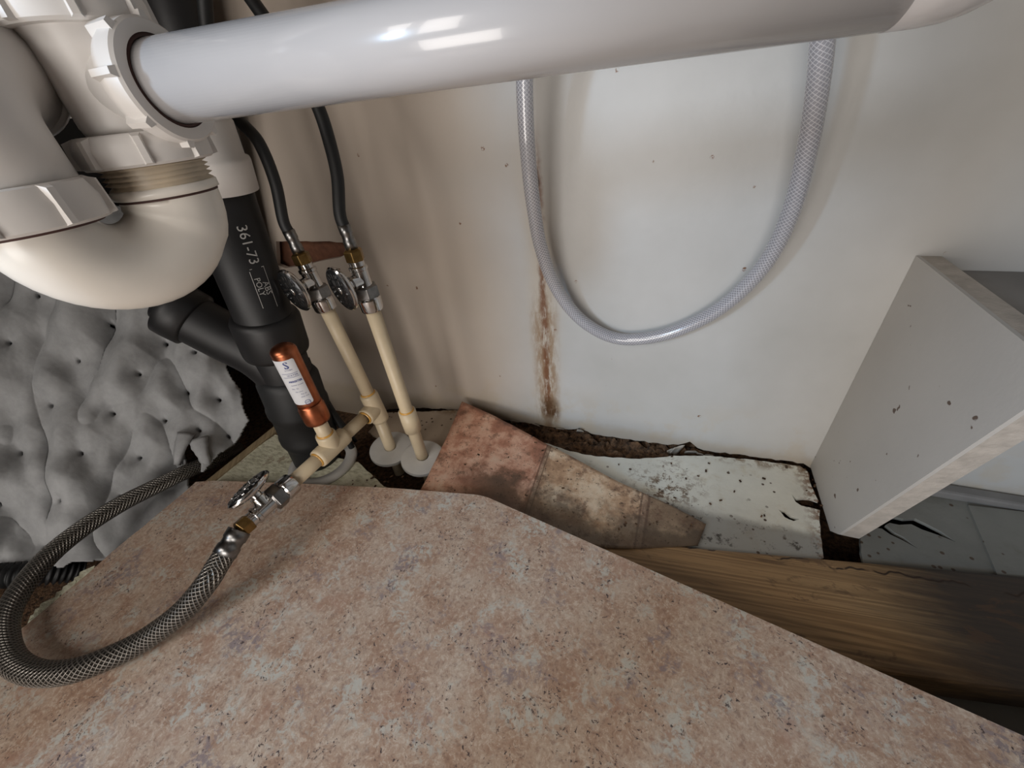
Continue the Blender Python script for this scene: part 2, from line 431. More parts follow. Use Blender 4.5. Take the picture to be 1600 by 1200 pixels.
m_wall = make_wall_mat()
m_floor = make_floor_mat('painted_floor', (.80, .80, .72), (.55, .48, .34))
m_floor2 = make_floor_mat('grey_floor', (.22, .215, .19), (.16, .15, .12), False)
m_lam = make_laminate()
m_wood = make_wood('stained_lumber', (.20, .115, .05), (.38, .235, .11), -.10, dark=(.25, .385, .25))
m_batten = make_wood('pale_batten', (.30, .22, .12), (.42, .33, .20), .9)
m_rot = plain('rotten_wood', (.11, .06, .03), .9, var=.85, vs=150, bump=(260, 1, .004))
m_brown = plain('brown_blocking', (.16, .065, .035), .7, var=.3, vs=90)
m_vinyl = make_vinyl()
m_chip = make_chip()
m_insul = make_insul()
m_shelf = plain('grey_painted_board', (.50, .485, .46), .55, var=.05, vs=9, bump=(150, .15, .001), spots=(75, .72, (.12, .08, .06)))
m_edge = plain('raw_board_edge', (.44, .40, .355), .8, var=.14, vs=90, bump=(300, .6, .001))
m_shelftop = plain('dark_shelf_surface', (.20, .19, .18), .6, var=.12, vs=30)
m_pvc = plain('white_pvc', (.52, .51, .515), .2, var=.03, vs=12, spots=(60, .735, (.35, .22, .15)), Coat_Weight=.4)
m_pvc2 = plain('yellowed_pvc', (.88, .84, .77), .26, var=.05, vs=20, spots=(55, .74, (.35, .25, .18)))
m_pvcn = plain('matte_white_nut', (.74, .715, .69), .4, var=.05, vs=20)
m_thread = plain('tan_thread', (.70, .58, .43), .4)
m_grime = plain('pipe_joint_grime', (.07, .03, .025), .7)
m_cpvc = plain('cream_cpvc', (.66, .55, .38), .38, var=.06, vs=40)
m_glue = plain('amber_cement', (.62, .34, .08), .25)
m_flange = plain('white_plastic', (.60, .59, .56), .35, var=.06)
m_black = plain('black_abs', (.011, .011, .012), .48, var=.3, vs=30, bump=(60, .2, .001))
m_rubber = plain('black_rubber', (.011, .012, .013), .55, var=.2)
m_chrome = plain('chrome', (.62, .61, .60), .13, 1.0, var=.15, vs=70)
m_dull = plain('dull_nickel', (.23, .225, .22), .32, 1.0, var=.2, vs=120)
m_darkmetal = plain('dark_face', (.06, .062, .065), .25, .8)
m_brass = plain('tarnished_brass', (.30, .19, .07), .35, 1.0, var=.3, vs=120)
m_copper = plain('copper', (.46, .155, .075), .33, 1.0, var=.18, vs=80)
m_label = plain('white_label', (.74, .75, .78), .4, var=.02)
m_ink = plain('blue_ink', (.05, .07, .24), .5)
m_wtext = plain('grey_print', (.35, .35, .34), .6)
m_steel = make_braid('braided_steel', (.26, .24, .215), (.06, .054, .046))
m_clear = make_braid('clear_reinforced_vinyl', (.55, .55, .58), (.36, .36, .40), True)
m_void = plain('dark_cavity', (.012, .011, .010), .95)
m_cab = plain('cabinet_wood', (.16, .12, .085), .7)

# ------------------------------------------------------------------ the setting
# back wall: torn foot, ragged left end, slot cut through it
wl = [(60, -420), (150, -200), (250, 0), (335, 150), (362, 215), (380, 270), (405, 335), (424, 380)]
wl += [(430, 420), (440, 432), (455, 500), (478, 580), (500, 640), (512, 672)]
left = jag([W2(*p) for p in wl], .0022, .006, 3)
foot = [(600, 641), (660, 637), (705, 640), (730, 646), (775, 655), (795, 657), (815, 660), (840, 664), (862, 667), (885, 671), (905, 669), (930, 679), (1000, 689), (1035, 694), (1060, 695), (1078, 690), (1090, 700), (1110, 705), (1180, 714), (1255, 724), (1266, 731)]
foot = [W2(u, v) for u, v in foot]
foot = jag(foot, .0013, .006, 5)
right = [(.80, .002), (.80, .86)]
outer = left + foot + right
slot = jag([W2(*p) for p in [(431, 377), (470, 377), (505, 377), (536, 379), (545, 386), (544, 395), (532, 402), (505, 407), (470, 416), (446, 419), (433, 414)]], .0006, .01, 8, True)
wall = struct(plate('wall_back', [outer, slot], .007, lambda a, b, c: (a, WALL_Y + .0035 + c, b), m_wall))
mb = MB(); q0 = O(425, 372, 1, .47); q1 = O(555, 430, 1, .47)
mb.box(((q0.x + q1.x) / 2, .475, (q0.z + q1.z) / 2), abs(q1.x - q0.x) + .01, .02, abs(q1.z - q0.z) + .01)
mb.build('wood_blocking', m_brown, wall)
# peeled flakes of paint curling off the torn foot
def flake(u, v, sx, sy, rz, curl, seed):
    sx *= 1.4; sy *= 1.5; curl *= 1.3
    c = O(u, v, 1, WALL_Y - .002); rnd = random.Random(seed); mb = MB(); n = 5; vs = []; fs = []
    for j in range(n):
        for i in range(n):
            a = (i / (n - 1) - .5) * sx; b = (j / (n - 1)) * sy
            wdt = 1 - .6 * (j / (n - 1)) * rnd.uniform(.7, 1.3)
            ang = rz; x = a * wdt; z = b
            X = x * math.cos(ang) - z * math.sin(ang); Zz = x * math.sin(ang) + z * math.cos(ang)
            vs.append(c + V((X, -curl * (j / (n - 1)) ** 2 - .0006, Zz)))
    for j in range(n - 1):
        for i in range(n - 1): fs.append((j * n + i, j * n + i + 1, (j + 1) * n + i + 1, (j + 1) * n + i))
    mb.add(vs, fs); o = mb.build('paint_flake', m_wall, wall)
    s = o.modifiers.new('s', 'SOLIDIFY'); s.thickness = .0006
for k, a in enumerate([(805, 660, .012, .006, .3, .004), (838, 664, .01, .004, -.3, .003), (907, 674, .009, .006, .1, .004), (1062, 704, .02, .008, 1.2, .005), (1080, 708, .014, .009, .3, .007),
                       (1094, 712, .012, .007, -.6, .006), (1108, 712, .010, .005, 0, .004), (1050, 706, .012, .005, 1.5, .003), (1180, 720, .012, .003, 0, .002), (875, 670, .01, .003, .1, .003)]):
    flake(*a, seed=k)
# rotten bottom plate seen through the torn gap
mb = MB(); vs = []; fs = []; nx, ny = 110, 16
a0 = O(755, 650, 1, .45).x; a1 = O(1262, 735, 1, .45).x
for j in range(ny):
    for i in range(nx):
        x = a0 + (a1 - a0) * i / (nx - 1); y = .395 + .085 * j / (ny - 1)
        z = -.014 + .014 * noise.fractal(V((x * 45, y * 120, 2)), 1, 2, 4) + .004 * noise.noise(V((x * 300, y * 300, 0)))
        vs.append((x, y, min(z, -.004)))
for j in range(ny - 1):
    for i in range(nx - 1): fs.append((j * nx + i, j * nx + i + 1, (j + 1) * nx + i + 1, (j + 1) * nx + i))
mb.add(vs, fs, smooth=False); rp = mb.build('rotten_bottom_plate', m_rot, None)
rp['kind'] = 'structure'

# floors
fa = [(600, 645), (715, 641), (760, 655), (790, 666), (835, 686), (870, 698), (890, 705), (930, 713), (1000, 717), (1055, 712), (1085, 712), (1110, 712), (1180, 719), (1250, 728), (1262, 737)]
fa += [(1268, 760), (1279, 783), (1268, 779), (1255, 778), (1246, 779), (1237, 772), (1243, 784), (1252, 790), (1266, 793), (1281, 797), (1282, 830), (1287, 872)]
fa += [(1100, 900), (930, 880), (760, 860), (700, 790), (668, 768), (690, 728), (680, 700), (640, 690), (600, 690), (575, 675)]
fa = jag([F2(*p) for p in fa], .0008, .006, 11, True)
crack = jag([F2(*p) for p in [(1216, 796), (1227, 798), (1236, 806), (1249, 811), (1240, 814), (1226, 808), (1220, 800)]], .0005, .004, 2, True)
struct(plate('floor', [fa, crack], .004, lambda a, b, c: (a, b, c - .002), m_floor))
fb = jag([F2(*p) for p in [(1345, 800), (1345, 862), (1352, 895), (1620, 930)]], .0006, .006, 12) + [(.80, .30), (.80, .449), (.225, .449), (.222, .36)]
c1 = [F2(*p) for p in [(1364, 811), (1380, 807), (1400, 808), (1412, 811), (1430, 810), (1447, 818), (1470, 830), (1494, 847), (1466, 836), (1440, 827), (1424, 819), (1405, 820), (1390, 817), (1384, 820), (1398, 832), (1412, 839), (1434, 857), (1408, 843), (1391, 835), (1378, 826), (1364, 824)]]
fl2 = struct(plate('floor', [fb, c1], .004, lambda a, b, c: (a, b, c - .002), m_floor2))
# seam board on that floor
sp = [F2(*p, .002) for p in [(1512, 790), (1560, 905), (1700, 925), (1700, 812)]]
plate('seam_panel', [sp], .003, lambda a, b, c: (a, b, c + .0015), m_floor2, fl2)
mb = MB(); mb.box((.52, .441, .004), .58, .016, .012); struct(mb.build('baseboard_back', m_shelftop, None, bevel=.003))
# lower sub floor, cavity walls and the cabinet shell
mb = MB(); mb.box((0, -.1, -.07), 2.6, 2.2, .02); struct(mb.build('floor_under', m_rot))
mb = MB(); mb.box((.27, .10, -.034), .62, .30, .012); struct(mb.build('floor_lower', m_floor2))
mb = MB(); mb.box((-.1, .60, .3), 2.4, .02, 1.4); struct(mb.build('wall_cavity', m_void))
mb = MB(); mb.box((-.98, .1, .3), .02, 1.0, 1.4); struct(mb.build('wall_left', m_void))
mb = MB(); mb.box((.81, .1, .3), .02, 1.0, 1.2); struct(mb.build('wall_right', m_shelf))
mb = MB(); mb.box((-.1, .15, .88), 1.9, .9, .03); struct(mb.build('ceiling', m_cab))

mb = MB(); mb.box((-.90, -.44, .3), .60, .02, 1.2); mb.box((-.365, -.44, .3), .075, .02, 1.2); mb.box((.50, -.44, .3), .62, .02, 1.2); struct(mb.build('added_front_stiles', m_cab))  # unseen front stiles, added to block and shape the light coming in

# pale rough board left of the pipes and its batten
ch = [(300, 790), (336, 745), (430, 679), (447, 684), (470, 705), (560, 722), (600, 760), (625, 770), (620, 800)]
ch = jag([F2(*p, .012) for p in ch], .0006, .008, 21, True)
o = plate('rough_board', [ch], .014, lambda a, b, c: (a, b, c + .005), m_chip)
tag(o, 'pale rough particle board scrap around the foot of the black drain', 'board')
q = [O(*p, 2, .014) for p in [(443, 664), (240, 830)]]
d = (q[1] - q[0]).normalized()
mb = MB(); mb.box((q[0] + q[1]) / 2 + V((-.008, .0, -.012)), (q[1] - q[0]).length, .014, .024, d, V((-d.y, d.x, 0)))
tag(mb.build('wood_batten', m_batten, None, bevel=.001), 'narrow tan wooden batten along the left edge of the rough board', 'batten')

# laminate board
LZ = .035
lam = [(306, 753), (335, 751), (480, 756), (620, 763), (745, 773), (762, 777)]
lam = [F2(*p, LZ) for p in lam]
e0 = V(F2(762, 777, LZ)); e1 = V(F2(1600, 1150, LZ)); e2 = e1 + (e1 - e0) * .8
g0 = V(F2(306, 753, LZ)); g1 = V(F2(34, 982, LZ)); g2 = g1 + (g1 - g0) * 1.9
lam += [tuple(e2), (e2.x, -.42), (g2.x, -.42), tuple(g2)]
lam += jag([tuple(g1), tuple(g0)], .0012, .012, 4)[:-1]
lo = plate('laminate_board', [lam], .016, lambda a, b, c: (a, b, LZ - .008 + c), m_lam)
tag(lo, 'large loose board of pink granite-print laminate covering the foreground', 'board')
# broken pale core on the left edge
mb = MB(); rnd = random.Random(3)
for i in range(9):
    t_ = .70 + .03 * i
    c = g0 + (g1 - g0) * t_; mb.box((c.x - .002, c.y, LZ - .004 - .0012 * (i % 3)), .012 + rnd.uniform(0, .006), .016, .006, (math.cos(.9 + rnd.uniform(-.2, .2)), math.sin(.9), 0), (-math.sin(.9), math.cos(.9), 0))
mb.build('broken_core', m_chip, lo, label='pale broken core along the left edge')

# long lumber board
bz = .006
b0 = V(F2(900, 838, bz)); b1 = V(F2(1600, 899, bz)); dirv = (b1 - b0).normalized(); nv = V((dirv.y, -dirv.x))
bw = abs((V(F2(1600, 1079, bz)) - b0).dot(nv))
ca = b0 - dirv * .12; cb = b1 + dirv * .22
pts = [ca, cb, cb + nv * bw, ca + nv * bw]
mb = MB(); mid = (ca + cb) / 2 + nv * bw / 2
mb.box((mid.x, mid.y, bz - .018), (cb - ca).length, bw, .036, (dirv.x, dirv.y, 0), (-dirv.y, dirv.x, 0))
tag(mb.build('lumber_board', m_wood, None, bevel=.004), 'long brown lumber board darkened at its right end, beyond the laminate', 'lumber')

# vinyl sheet
top = [(722, 628, .030), (760, 645, .028), (800, 665, .024), (845, 690, .019), (878, 707, .015), (930, 735, .011), (990, 765, .008), (1050, 792, .006), (1103, 820, .004)]
bot = [(655, 772, .018), (700, 782, .018), (745, 795, .017), (800, 815, .014), (842, 832, .010), (900, 852, .007), (975, 858, .006), (1040, 856, .005), (1090, 853, .004)]
mb = MB(); NX, NY = 60, 22
Tp = spline([O(u, v, 2, z) for u, v, z in top], 8); Bp = spline([O(u, v, 2, z) for u, v, z in bot], 8); NX = len(Tp)
vs = []; fs = []; uvs = []
for j in range(NY):
    s_ = j / (NY - 1)
    for i in range(NX):
        p = Bp[i].lerp(Tp[i], s_); p = p + V((0, 0, .004 * math.sin(PI * s_) * (-1 if i < NX * .4 else .3) + .0012 * noise.noise(p * 40)))
        vs.append(p)
for j in range(NY - 1):
    for i in range(NX - 1):
        fs.append((j * NX + i, j * NX + i + 1, (j + 1) * NX + i + 1, (j + 1) * NX + i))
        uvs.append([(a / (NX - 1), b / (NY - 1)) for a, b in ((i, j), (i + 1, j), (i + 1, j + 1), (i, j + 1))])
mb.add(vs, fs, uvs); vo = mb.build('vinyl_sheet', m_vinyl)
s = vo.modifiers.new('s', 'SOLIDIFY'); s.thickness = .0016; s.offset = -1
tag(vo, 'stained curling scrap of tile-print vinyl flooring below the wall crack', 'vinyl flooring')

# shelf on the right: trimmed side panel, raw edges, dark top
SX = .207; topz0 = .273
pan = [(.4495, .0), (.352, .0), (.338, .014), (O(1600, 640, 0, SX).y, O(1600, 640, 0, SX).z)]
a_ = V(pan[2]); b_ = V(pan[3]); kk = (topz0 - a_[1]) / (b_[1] - a_[1]); ext = a_ + (b_ - a_) * kk; topz = topz0
pan2 = [pan[0], pan[1], pan[2], (ext.x, topz), (.4495, topz)]
sh = root('wall_shelf', (SX, .40, 0), 'grey boxed wall shelf with slanted side panel and dark top at right', 'shelf')
plate('side_panel', [pan2], .003, lambda a, b, c: (SX + .0015 + c, a, b), m_shelf, sh)
plate('panel_core', [pan2], .015, lambda a, b, c: (SX + .0105 + c, a, b - .0002), m_edge, sh)
mb = MB(); mb.box((.51, .36, topz - .018), .57, .178, .012); mb.build('shelf_top', m_shelftop, sh)

# insulation
holes = [(68, 467), (172, 507), (258, 535), (311, 556), (25, 541), (126, 564), (222, 588), (293, 614), (343, 625), (83, 634), (179, 647), (259, 657), (315, 675), (356, 682), (36, 709), (136, 711), (219, 715), (106, 782), (189, 776), (73, 856), (2, 787), (272, 742), (-30, 620), (-60, 700), (-50, 470), (-20, 870), (110, 400), (210, 430), (300, 470), (20, 380), (355, 560), (375, 605), (268, 450)]
A = P(385, 620, .64); B = P(0, 420, .58); C_ = P(60, 880, .50)
nrm = (B - A).cross(C_ - A).normalized()
if nrm.dot(CAM - A) < 0: nrm = -nrm
def onplane(u, v):
    r = ray(u, v); return CAM + r * ((A - CAM).dot(nrm) / r.dot(nrm))
def edge_out(u, v):
    """inside the visible sheet outline"""
    rt = 345 + (v - 545) * .42 if v < 660 else 393 - (v - 660) * .85 
    rt += 7 * noise.noise(V((v * .03, 0, 3)))
    if 292 + (v - 690) * .1 < u < 318 + (v - 690) * .1 and v > 692: return False
    if u > rt: return False
    bt = 886 - .12 * max(0, u - 60) - max(0, u - 250) * .9 + 7 * noise.noise(V((u * .05, 4, 0)))
    if u < 60: bt = 882
    return v < bt
mb = MB(); st = 2.0; U0, U1, V0, V1 = -90, 410, 330, 900
nx = int((U1 - U0) / st); ny = int((V1 - V0) / st); vs = []; idx = {}; fs = []
def disp(u, v):
    ds = sorted(((u - a) ** 2 + (v - b) ** 2) for a, b in holes)[:3]
    d1 = math.sqrt(ds[0]); d2 = math.sqrt(ds[1])
    h = .017 * (1 - math.exp(-(d1 / 24) ** 1.2)) + .006 * noise.noise(V((u * .03, v * .022, 9)))
    p = V((u * .012, v * .010, 0))
    fold = abs(noise.noise(V((u * .011 + v * .004, v * .006 - u * .006, 5))))
    h += .016 * noise.noise(p + V((3, 0, 0))) + .026 * (math.sqrt(fold + .05) - .45)
    h += .0022 * noise.fractal(V((u * .03, v * .02, 1)), 1, 2, 2) + .0003 * noise.noise(V((u * .2, v * .2, 0)))
    h -= .03 * sm(870, 840, -0) * 0
    if d1 < 6: h -= .010 * (1 - (d1 / 6) ** 2)
    return h
for j in range(ny + 1):
    for i in range(nx + 1):
        u = U0 + i * st; v = V0 + j * st
        idx[i, j] = len(vs); vs.append(onplane(u, v) + nrm * disp(u, v))
for j in range(ny):
    for i in range(nx):
        u = U0 + (i + .5) * st; v = V0 + (j + .5) * st
        if not edge_out(u, v): continue
        dh = min(((u - a) / 1.35) ** 2 + (v - b) ** 2 for a, b in holes)
        if dh < 9: continue
        fs.append((idx[i, j], idx[i + 1, j], idx[i + 1, j + 1], idx[i, j + 1]))
used = sorted({k for f in fs for k in f}); rm = {k: n for n, k in enumerate(used)}
mb.add([vs[k] for k in used], [tuple(rm[k] for k in f) for f in fs])
ins = mb.build('insulation_blanket', m_insul); s = ins.modifiers.new('s', 'SOLIDIFY'); s.thickness = .004; s.offset = 0
tag(ins, 'grey quilted fibre insulation blanket with dimples under the trap', 'insulation')
# torn tongue hanging at its lower right
mb = MB()
for (u0, v0, u1, v1, wd) in [(300, 682, 284, 728, .010), (318, 690, 330, 728, .012)]:
    a = onplane(u0, v0) + nrm * .02; b = onplane(u1, v1) + nrm * .015; n = 10; vs = []; fs = []
    sd = (b - a).cross(nrm).normalized()
    for i in range(n):
        t_ = i / (n - 1); c = a.lerp(b, t_) + nrm * .006 * math.sin(PI * t_); wv_ = wd * (1 - .75 * t_) + .0015 * noise.noise(c * 200)
        for k in (-1, -.3, .3, 1): vs.append(c + sd * wv_ * k + nrm * .003 * (1 - k * k))
    for i in range(n - 1):
        for k in range(3): fs.append((i * 4 + k, i * 4 + k + 1, (i + 1) * 4 + k + 1, (i + 1) * 4 + k))
    mb.add(vs, fs)
o = mb.build('torn_tongue', m_insul, ins); s = o.modifiers.new('s', 'SOLIDIFY'); s.thickness = .003
mb = MB(); pth = spline([P(-60, 905, .47), P(0, 900, .475), P(60, 896, .49), P(130, 890, .52)], 24)
mb.tube(pth, lambda L: .013 + .0022 * math.sin(L * 1100), 24)
tag(mb.build('corrugated_tube', m_rubber), 'black corrugated tube end at the far left edge below the insulation', 'tube')

# ------------------------------------------------------------------ black drain stack
bt = O(350, 300, 1, .290); bb = V((bt.x * .5 + -.466 * .5, .29, 0)); bb = O(500, 722, 2, 0.0); bt = O(334, 286, 1, bb.y + .005)
ax = (bt - bb).normalized(); Ls = (bt - bb).length
stk = root('drain_stack', bb, 'black plastic drain stack with wye branch rising through the floor', 'drain pipe')
def yq(t_): return bb + ax * (Ls * t_)
mb = MB(); mb.lathe([(.030, -.10), (.030, Ls + .02)], bb, ax, 48); mb.build('pipe', m_black, stk)
# moulded lower fitting with two stepped sleeves
sl = [(.030, .012), (.0325, .016), (.0335, .05), (.0355, .056), (.0375, .062), (.0375, .07), (.036, .074), (.0362, .105), (.0385, .112), (.0385, .12), (.037, .124), (.0365, .16), (.034, .165), (.031, .17)]
mb = MB(); mb.lathe(sl, bb, ax, 48); mb.build('coupling', m_rubber, stk)
h1 = None
mb = MB(); mb.lathe([(.031, .20), (.0355, .203), (.0365, .208), (.0365, .245), (.0345, .25), (.031, .252)], bb, ax, 48); mb.build('coupling', m_black, stk)
# wye branch to the left with clean-out plug
br0 = bb + ax * .175; br1 = P(285, 490, .455)
dbr = (br1 - br0).normalized(); Lb = (br1 - br0).length
mb = MB(); mb.tube(spline([br0 - dbr * .0 - ax * .02, br0 + dbr * .03 , br0 + dbr * Lb * .6, br1], 10), .0285, 36); mb.build('branch', m_black, stk)
mb = MB(); mb.lathe([(.0285, 0), (.0325, .002), (.0330, .02), (.0325, .028), (.026, .031), (.020, .0315), (.020, .037), (.012, .038)], br1 - dbr * .015, dbr, 40); mb.build('cleanout_plug', m_black, stk)
# print on the upper pipe
e_ = (CAM - (bb + ax * Ls * .75)); mb = MB()
def stack_text(txt, size, ang, h):
    v_, f_ = text_mesh(txt, size); wrap(mb, v_, f_, bb, ax, .0304, e_, ang, h, -PI / 2)
stack_text('361-73', .0135, .28, Ls - .05)
stack_text('POLY', .008, .18, Ls - .092)
stack_text('ABS', .0085, .40, Ls - .095)
mb.build('pipe_print', m_wtext, stk)
mb = MB()
for a_0, h_0, ww, hh in [(.52, Ls - .095, .0006, .045), (.05, Ls - .095, .0006, .04), (.3, Ls - .073, .014, .0006)]:
    wrap(mb, [(-ww / 2, -hh / 2), (ww / 2, -hh / 2), (ww / 2, hh / 2), (-ww / 2, hh / 2)], [(0, 1, 2, 3)], bb, ax, .0304, e_, a_0, h_0)
mb.build('print_rule', m_wtext, stk)
# white floor ring
fr = O(505, 722, 2, .014)
mb = MB(); mb.lathe([(.0335, .0), (.0335, .004), (.047, .0035), (.0485, .001), (.0485, -.002), (.0335, -.002)], fr, (0, 0, 1), 64, cap=False)
tag(mb.build('floor_ring', m_flange), 'wide flat white plastic ring around the foot of the black drain', 'flange')
mb = MB(); mb.tube(spline([O(478, 560, 1, .32), O(500, 615, 1, .31), O(530, 660, 1, .31), O(556, 712, 2, .0)], 10), .0045, 12)
mb.tube(spline([O(492, 590, 1, .33), O(520, 640, 1, .33), O(556, 690, 1, .33)], 10), .003, 12)
tag(mb.build('black_cord', m_rubber), 'thin black cord leaning against the drain behind the copper stub', 'cord')
# second dark vent behind the tee
v0 = O(290, 60, 1, .40); v1 = O(400, 420, 1, .43)
mb = MB(); dd = (v0 - v1).normalized(); mb.lathe([(.026, -.10), (.026, .40)], v1 + dd * .0, dd, 36)
tag(mb.build('vent_pipe', m_black), 'black vent pipe rising behind the white tee', 'pipe')

# ------------------------------------------------------------------ white trap and tee
N1 = P(228, 235, .210); Zv = V((0, 0, 1))
N2 = P(22, 318, .176); N2.z = N1.z - .013
trap = root('drain_trap', V((N1.x, N1.y, N1.z - .08)), 'white plastic sink trap with tee and slip nuts at upper left', 'drain trap')
PR = .0195
def nut(name, c, a, ri, ro, h, ribs, mat, parent, ph=0, lip=.0015):
    """castellated slip nut: tapered ring + raised ribs"""
    a = V(a).normalized(); e = a.orthogonal().normalized(); g = a.cross(e); mb = MB()
    mb.lathe([(ri, 0), (ro - .0015, 0), (ro - .0003, .0012), (ro, h * .55), (ro - .0022, h - .0008), (ro - .0035, h), (ri, h)], c, a, 56, cap=False)
    for k in range(ribs):
        t_ = ph + 2 * PI * k / ribs; d_ = e * math.cos(t_) + g * math.sin(t_); s_ = a.cross(d_)
        vs = []
        for (rr, hh, w_) in [(ro - .001, .0006, .0022), (ro + .0021, .0012, .0013), (ro + .0013, h - .0015, .0013), (ro - .003, h - .0002, .0022)]:
            vs += [V(c) + a * hh + d_ * rr - s_ * w_, V(c) + a * hh + d_ * rr + s_ * w_]
        mb.add(vs, [(0, 1, 3, 2), (2, 3, 5, 4), (4, 5, 7, 6), (0, 2, 4, 6), (1, 7, 5, 3)], smooth=False)
    return mb.build(name, mat, parent, angle=40)
PA = CAM + ray(270, 128.3) * .188; PB = CAM + ray(1300, -34.2) * .1355; D = (PB - PA).normalized(); LR0 = .0165
PA = PA - D * .002                           # where the long pipe enters the tee
TZ = PA.z
# tee body
T0 = V((N1.x, N1.y, 0))
mb = MB(); mb.lathe([(PR, N1.z + .006), (PR + .0015, N1.z + .012), (PR + .0015, TZ - .006), (PR + .002, TZ + .018), (PR + .0035, TZ + .022), (PR + .0035, TZ + .030)], T0, Zv, 48)
ts = V((N1.x, N1.y, TZ)); br = PA - ts; print('tee to pipe', br, D)
mb.lathe([(.0185, -br.length * .9), (.0185, -.012), (.0205, -.010), (.0205, -.003)], PA, D, 48); mb.build('tee_body', m_pvcn, trap)
nut('slip_nut', V((N1.x, N1.y, TZ + .022)), Zv, PR, .0295, .016, 8, m_pvcn, trap, .3)
mb = MB(); mb.lathe([(.0165, TZ + .01), (.0165, TZ + .14)], T0, Zv, 40); mb.build('tailpiece', m_pvcn, trap)
nut('slip_nut', V((N1.x, N1.y, N1.z - .006)), Zv, PR, .0295, .014, 8, m_pvcn, trap, .2)
# side slip nut round the long pipe
nut('slip_nut', PA + D * .0005, -D, .0182, .0245, .014, 8, m_pvcn, trap, .15)
mb = MB(); mb.lathe([(.0163, -.004), (.0184, -.0042), (.0184, .0002), (.0167, .0003)], PA, D, 56, cap=False); mb.build('joint_grime', m_grime, trap)
# threads and collar of the bend
tb = N1.z - .006
pr = [(PR + .001, 0)]
for k in range(4): pr += [(PR + .0052, -.0006 - k * .0022), (PR + .0026, -.0017 - k * .0022)]
pr += [(PR + .0048, -.0098)]
mb = MB(); mb.lathe([(r, -h) for r, h in [(a, -b) for a, b in pr]], V((N1.x, N1.y, tb)), Zv, 56); mb.build('thread', m_thread, trap, label='tan screw thread')
cz = tb - .0098
mb = MB(); mb.lathe([(PR + .004, 0), (PR + .0055, -.0008), (PR + .0055, -.0045), (PR + .003, -.0052)], V((N1.x, N1.y, cz)), Zv, 56); mb.build('collar', m_pvc2, trap)
mb = MB(); mb.lathe([(PR + .0043, 0), (PR + .0043, -.0009)], V((N1.x, N1.y, cz - .0051)), Zv, 56); mb.build('joint_grime', m_grime, trap)
# U bend
hv = V((N2.x - N1.x, N2.y - N1.y, 0)); cR = hv.length / 2; print('cR', cR); hd = hv.normalized()
cy0 = cz - .0055; cen = V((N1.x, N1.y, 0)) + hd * cR; pth = []
s0 = cy0 - .001
pth = [V((N1.x, N1.y, cy0)), V((N1.x, N1.y, (cy0 + s0) / 2))]
for k in range(25):
    t_ = PI * k / 24; pth.append(V((cen.x, cen.y, s0)) - hd * cR * math.cos(t_) - Zv * cR * math.sin(t_) * .95)
pth += [V((N2.x, N2.y, s0 + .006)), V((N2.x, N2.y, N2.z + .002))]
mb = MB(); mb.tube(pth, lambda L: PR + .0040 - .0010 * sm(.018, .0195, L) - .0008 * sm(.03, .06, L), 48); mb.build('trap_bend', m_pvc2, trap)
# slip nut on the near limb + elbow + arm
nut('slip_nut', V((N2.x, N2.y, N2.z - .010)), Zv, PR + .001, .0310, .017, 8, m_pvcn, trap, .05)
mb = MB(); mb.lathe([(PR + .002, 0), (.0262, 0), (.0262, -.0012), (PR + .002, -.0012)], V((N2.x, N2.y, N2.z - .0101)), Zv, 48, cap=False); mb.build('joint_grime', m_grime, trap)
AD = O(352, 285, 1, bt.y + .002)                 # white adapter on the stack
AD = bt + ax * .0
armz = N2.z + .050
ha = V((AD.x - N2.x, AD.y - N2.y, 0)); hl = ha.length; ha.normalize()
base = V((N2.x, N2.y, N2.z + .006)); er = .024
pth = [base, base + Zv * (armz - base.z - er)]
for k in range(1, 13):
    t_ = PI / 2 * k / 12; pth.append(V((N2.x, N2.y, armz - er)) + ha * er * (1 - math.cos(t_)) + Zv * er * math.sin(t_))
pth.append(pth[-1] + ha * .014)
mb = MB(); mb.tube(pth, PR + .0068, 48); mb.build('elbow', m_pvcn, trap)
mb = MB(); mb.lathe([(PR + .006, 0), (PR + .0085, .0), (PR + .0085, .0035), (PR + .002, .0035)], pth[-1] - ha * .002, ha, 48); mb.build('elbow_rim', m_pvcn, trap)
a0 = pth[-1]; a1 = V((AD.x, AD.y, armz)) - ha * .03
pth2 = [a0, a0.lerp(a1, .5), a1]
for k in range(1, 9):
    t_ = PI / 2 * k / 8; pth2.append(a1 + ha * .03 * math.sin(t_) - Zv * .03 * (1 - math.cos(t_)))
pth2.append(V((AD.x, AD.y, AD.z + .01)))
mb = MB(); mb.tube(pth2, PR - .0005, 40); mb.build('trap_arm', m_pvcn, trap)
mb = MB(); mb.lathe([(.0325, -.006), (.0355, -.006), (.0362, .018), (.0355, .021), (.0325, .022), (.032, .048), (.030, .052), (.019, .054)], bt, ax, 48); mb.build('adapter', m_pvcn, trap)
# moulding nibs on bend
mb = MB()
for (c_, rad, h_) in [(V((N1.x, N1.y, 0)), PR + .0033, cz - .017), (V((N2.x, N2.y, 0)), PR + .0066, N2.z + .020)]:
    dc = V((CAM.x - c_.x, CAM.y - c_.y, 0)).normalized(); q_ = c_ + dc * rad + Zv * h_
    mb = MB(); mb.lathe([(.0030, -.001), (.0028, .0006), (.0018, .0013)], q_, dc, 20); mb.build('moulding_nib', m_pvc2 if rad < PR + .005 else m_pvcn, trap)
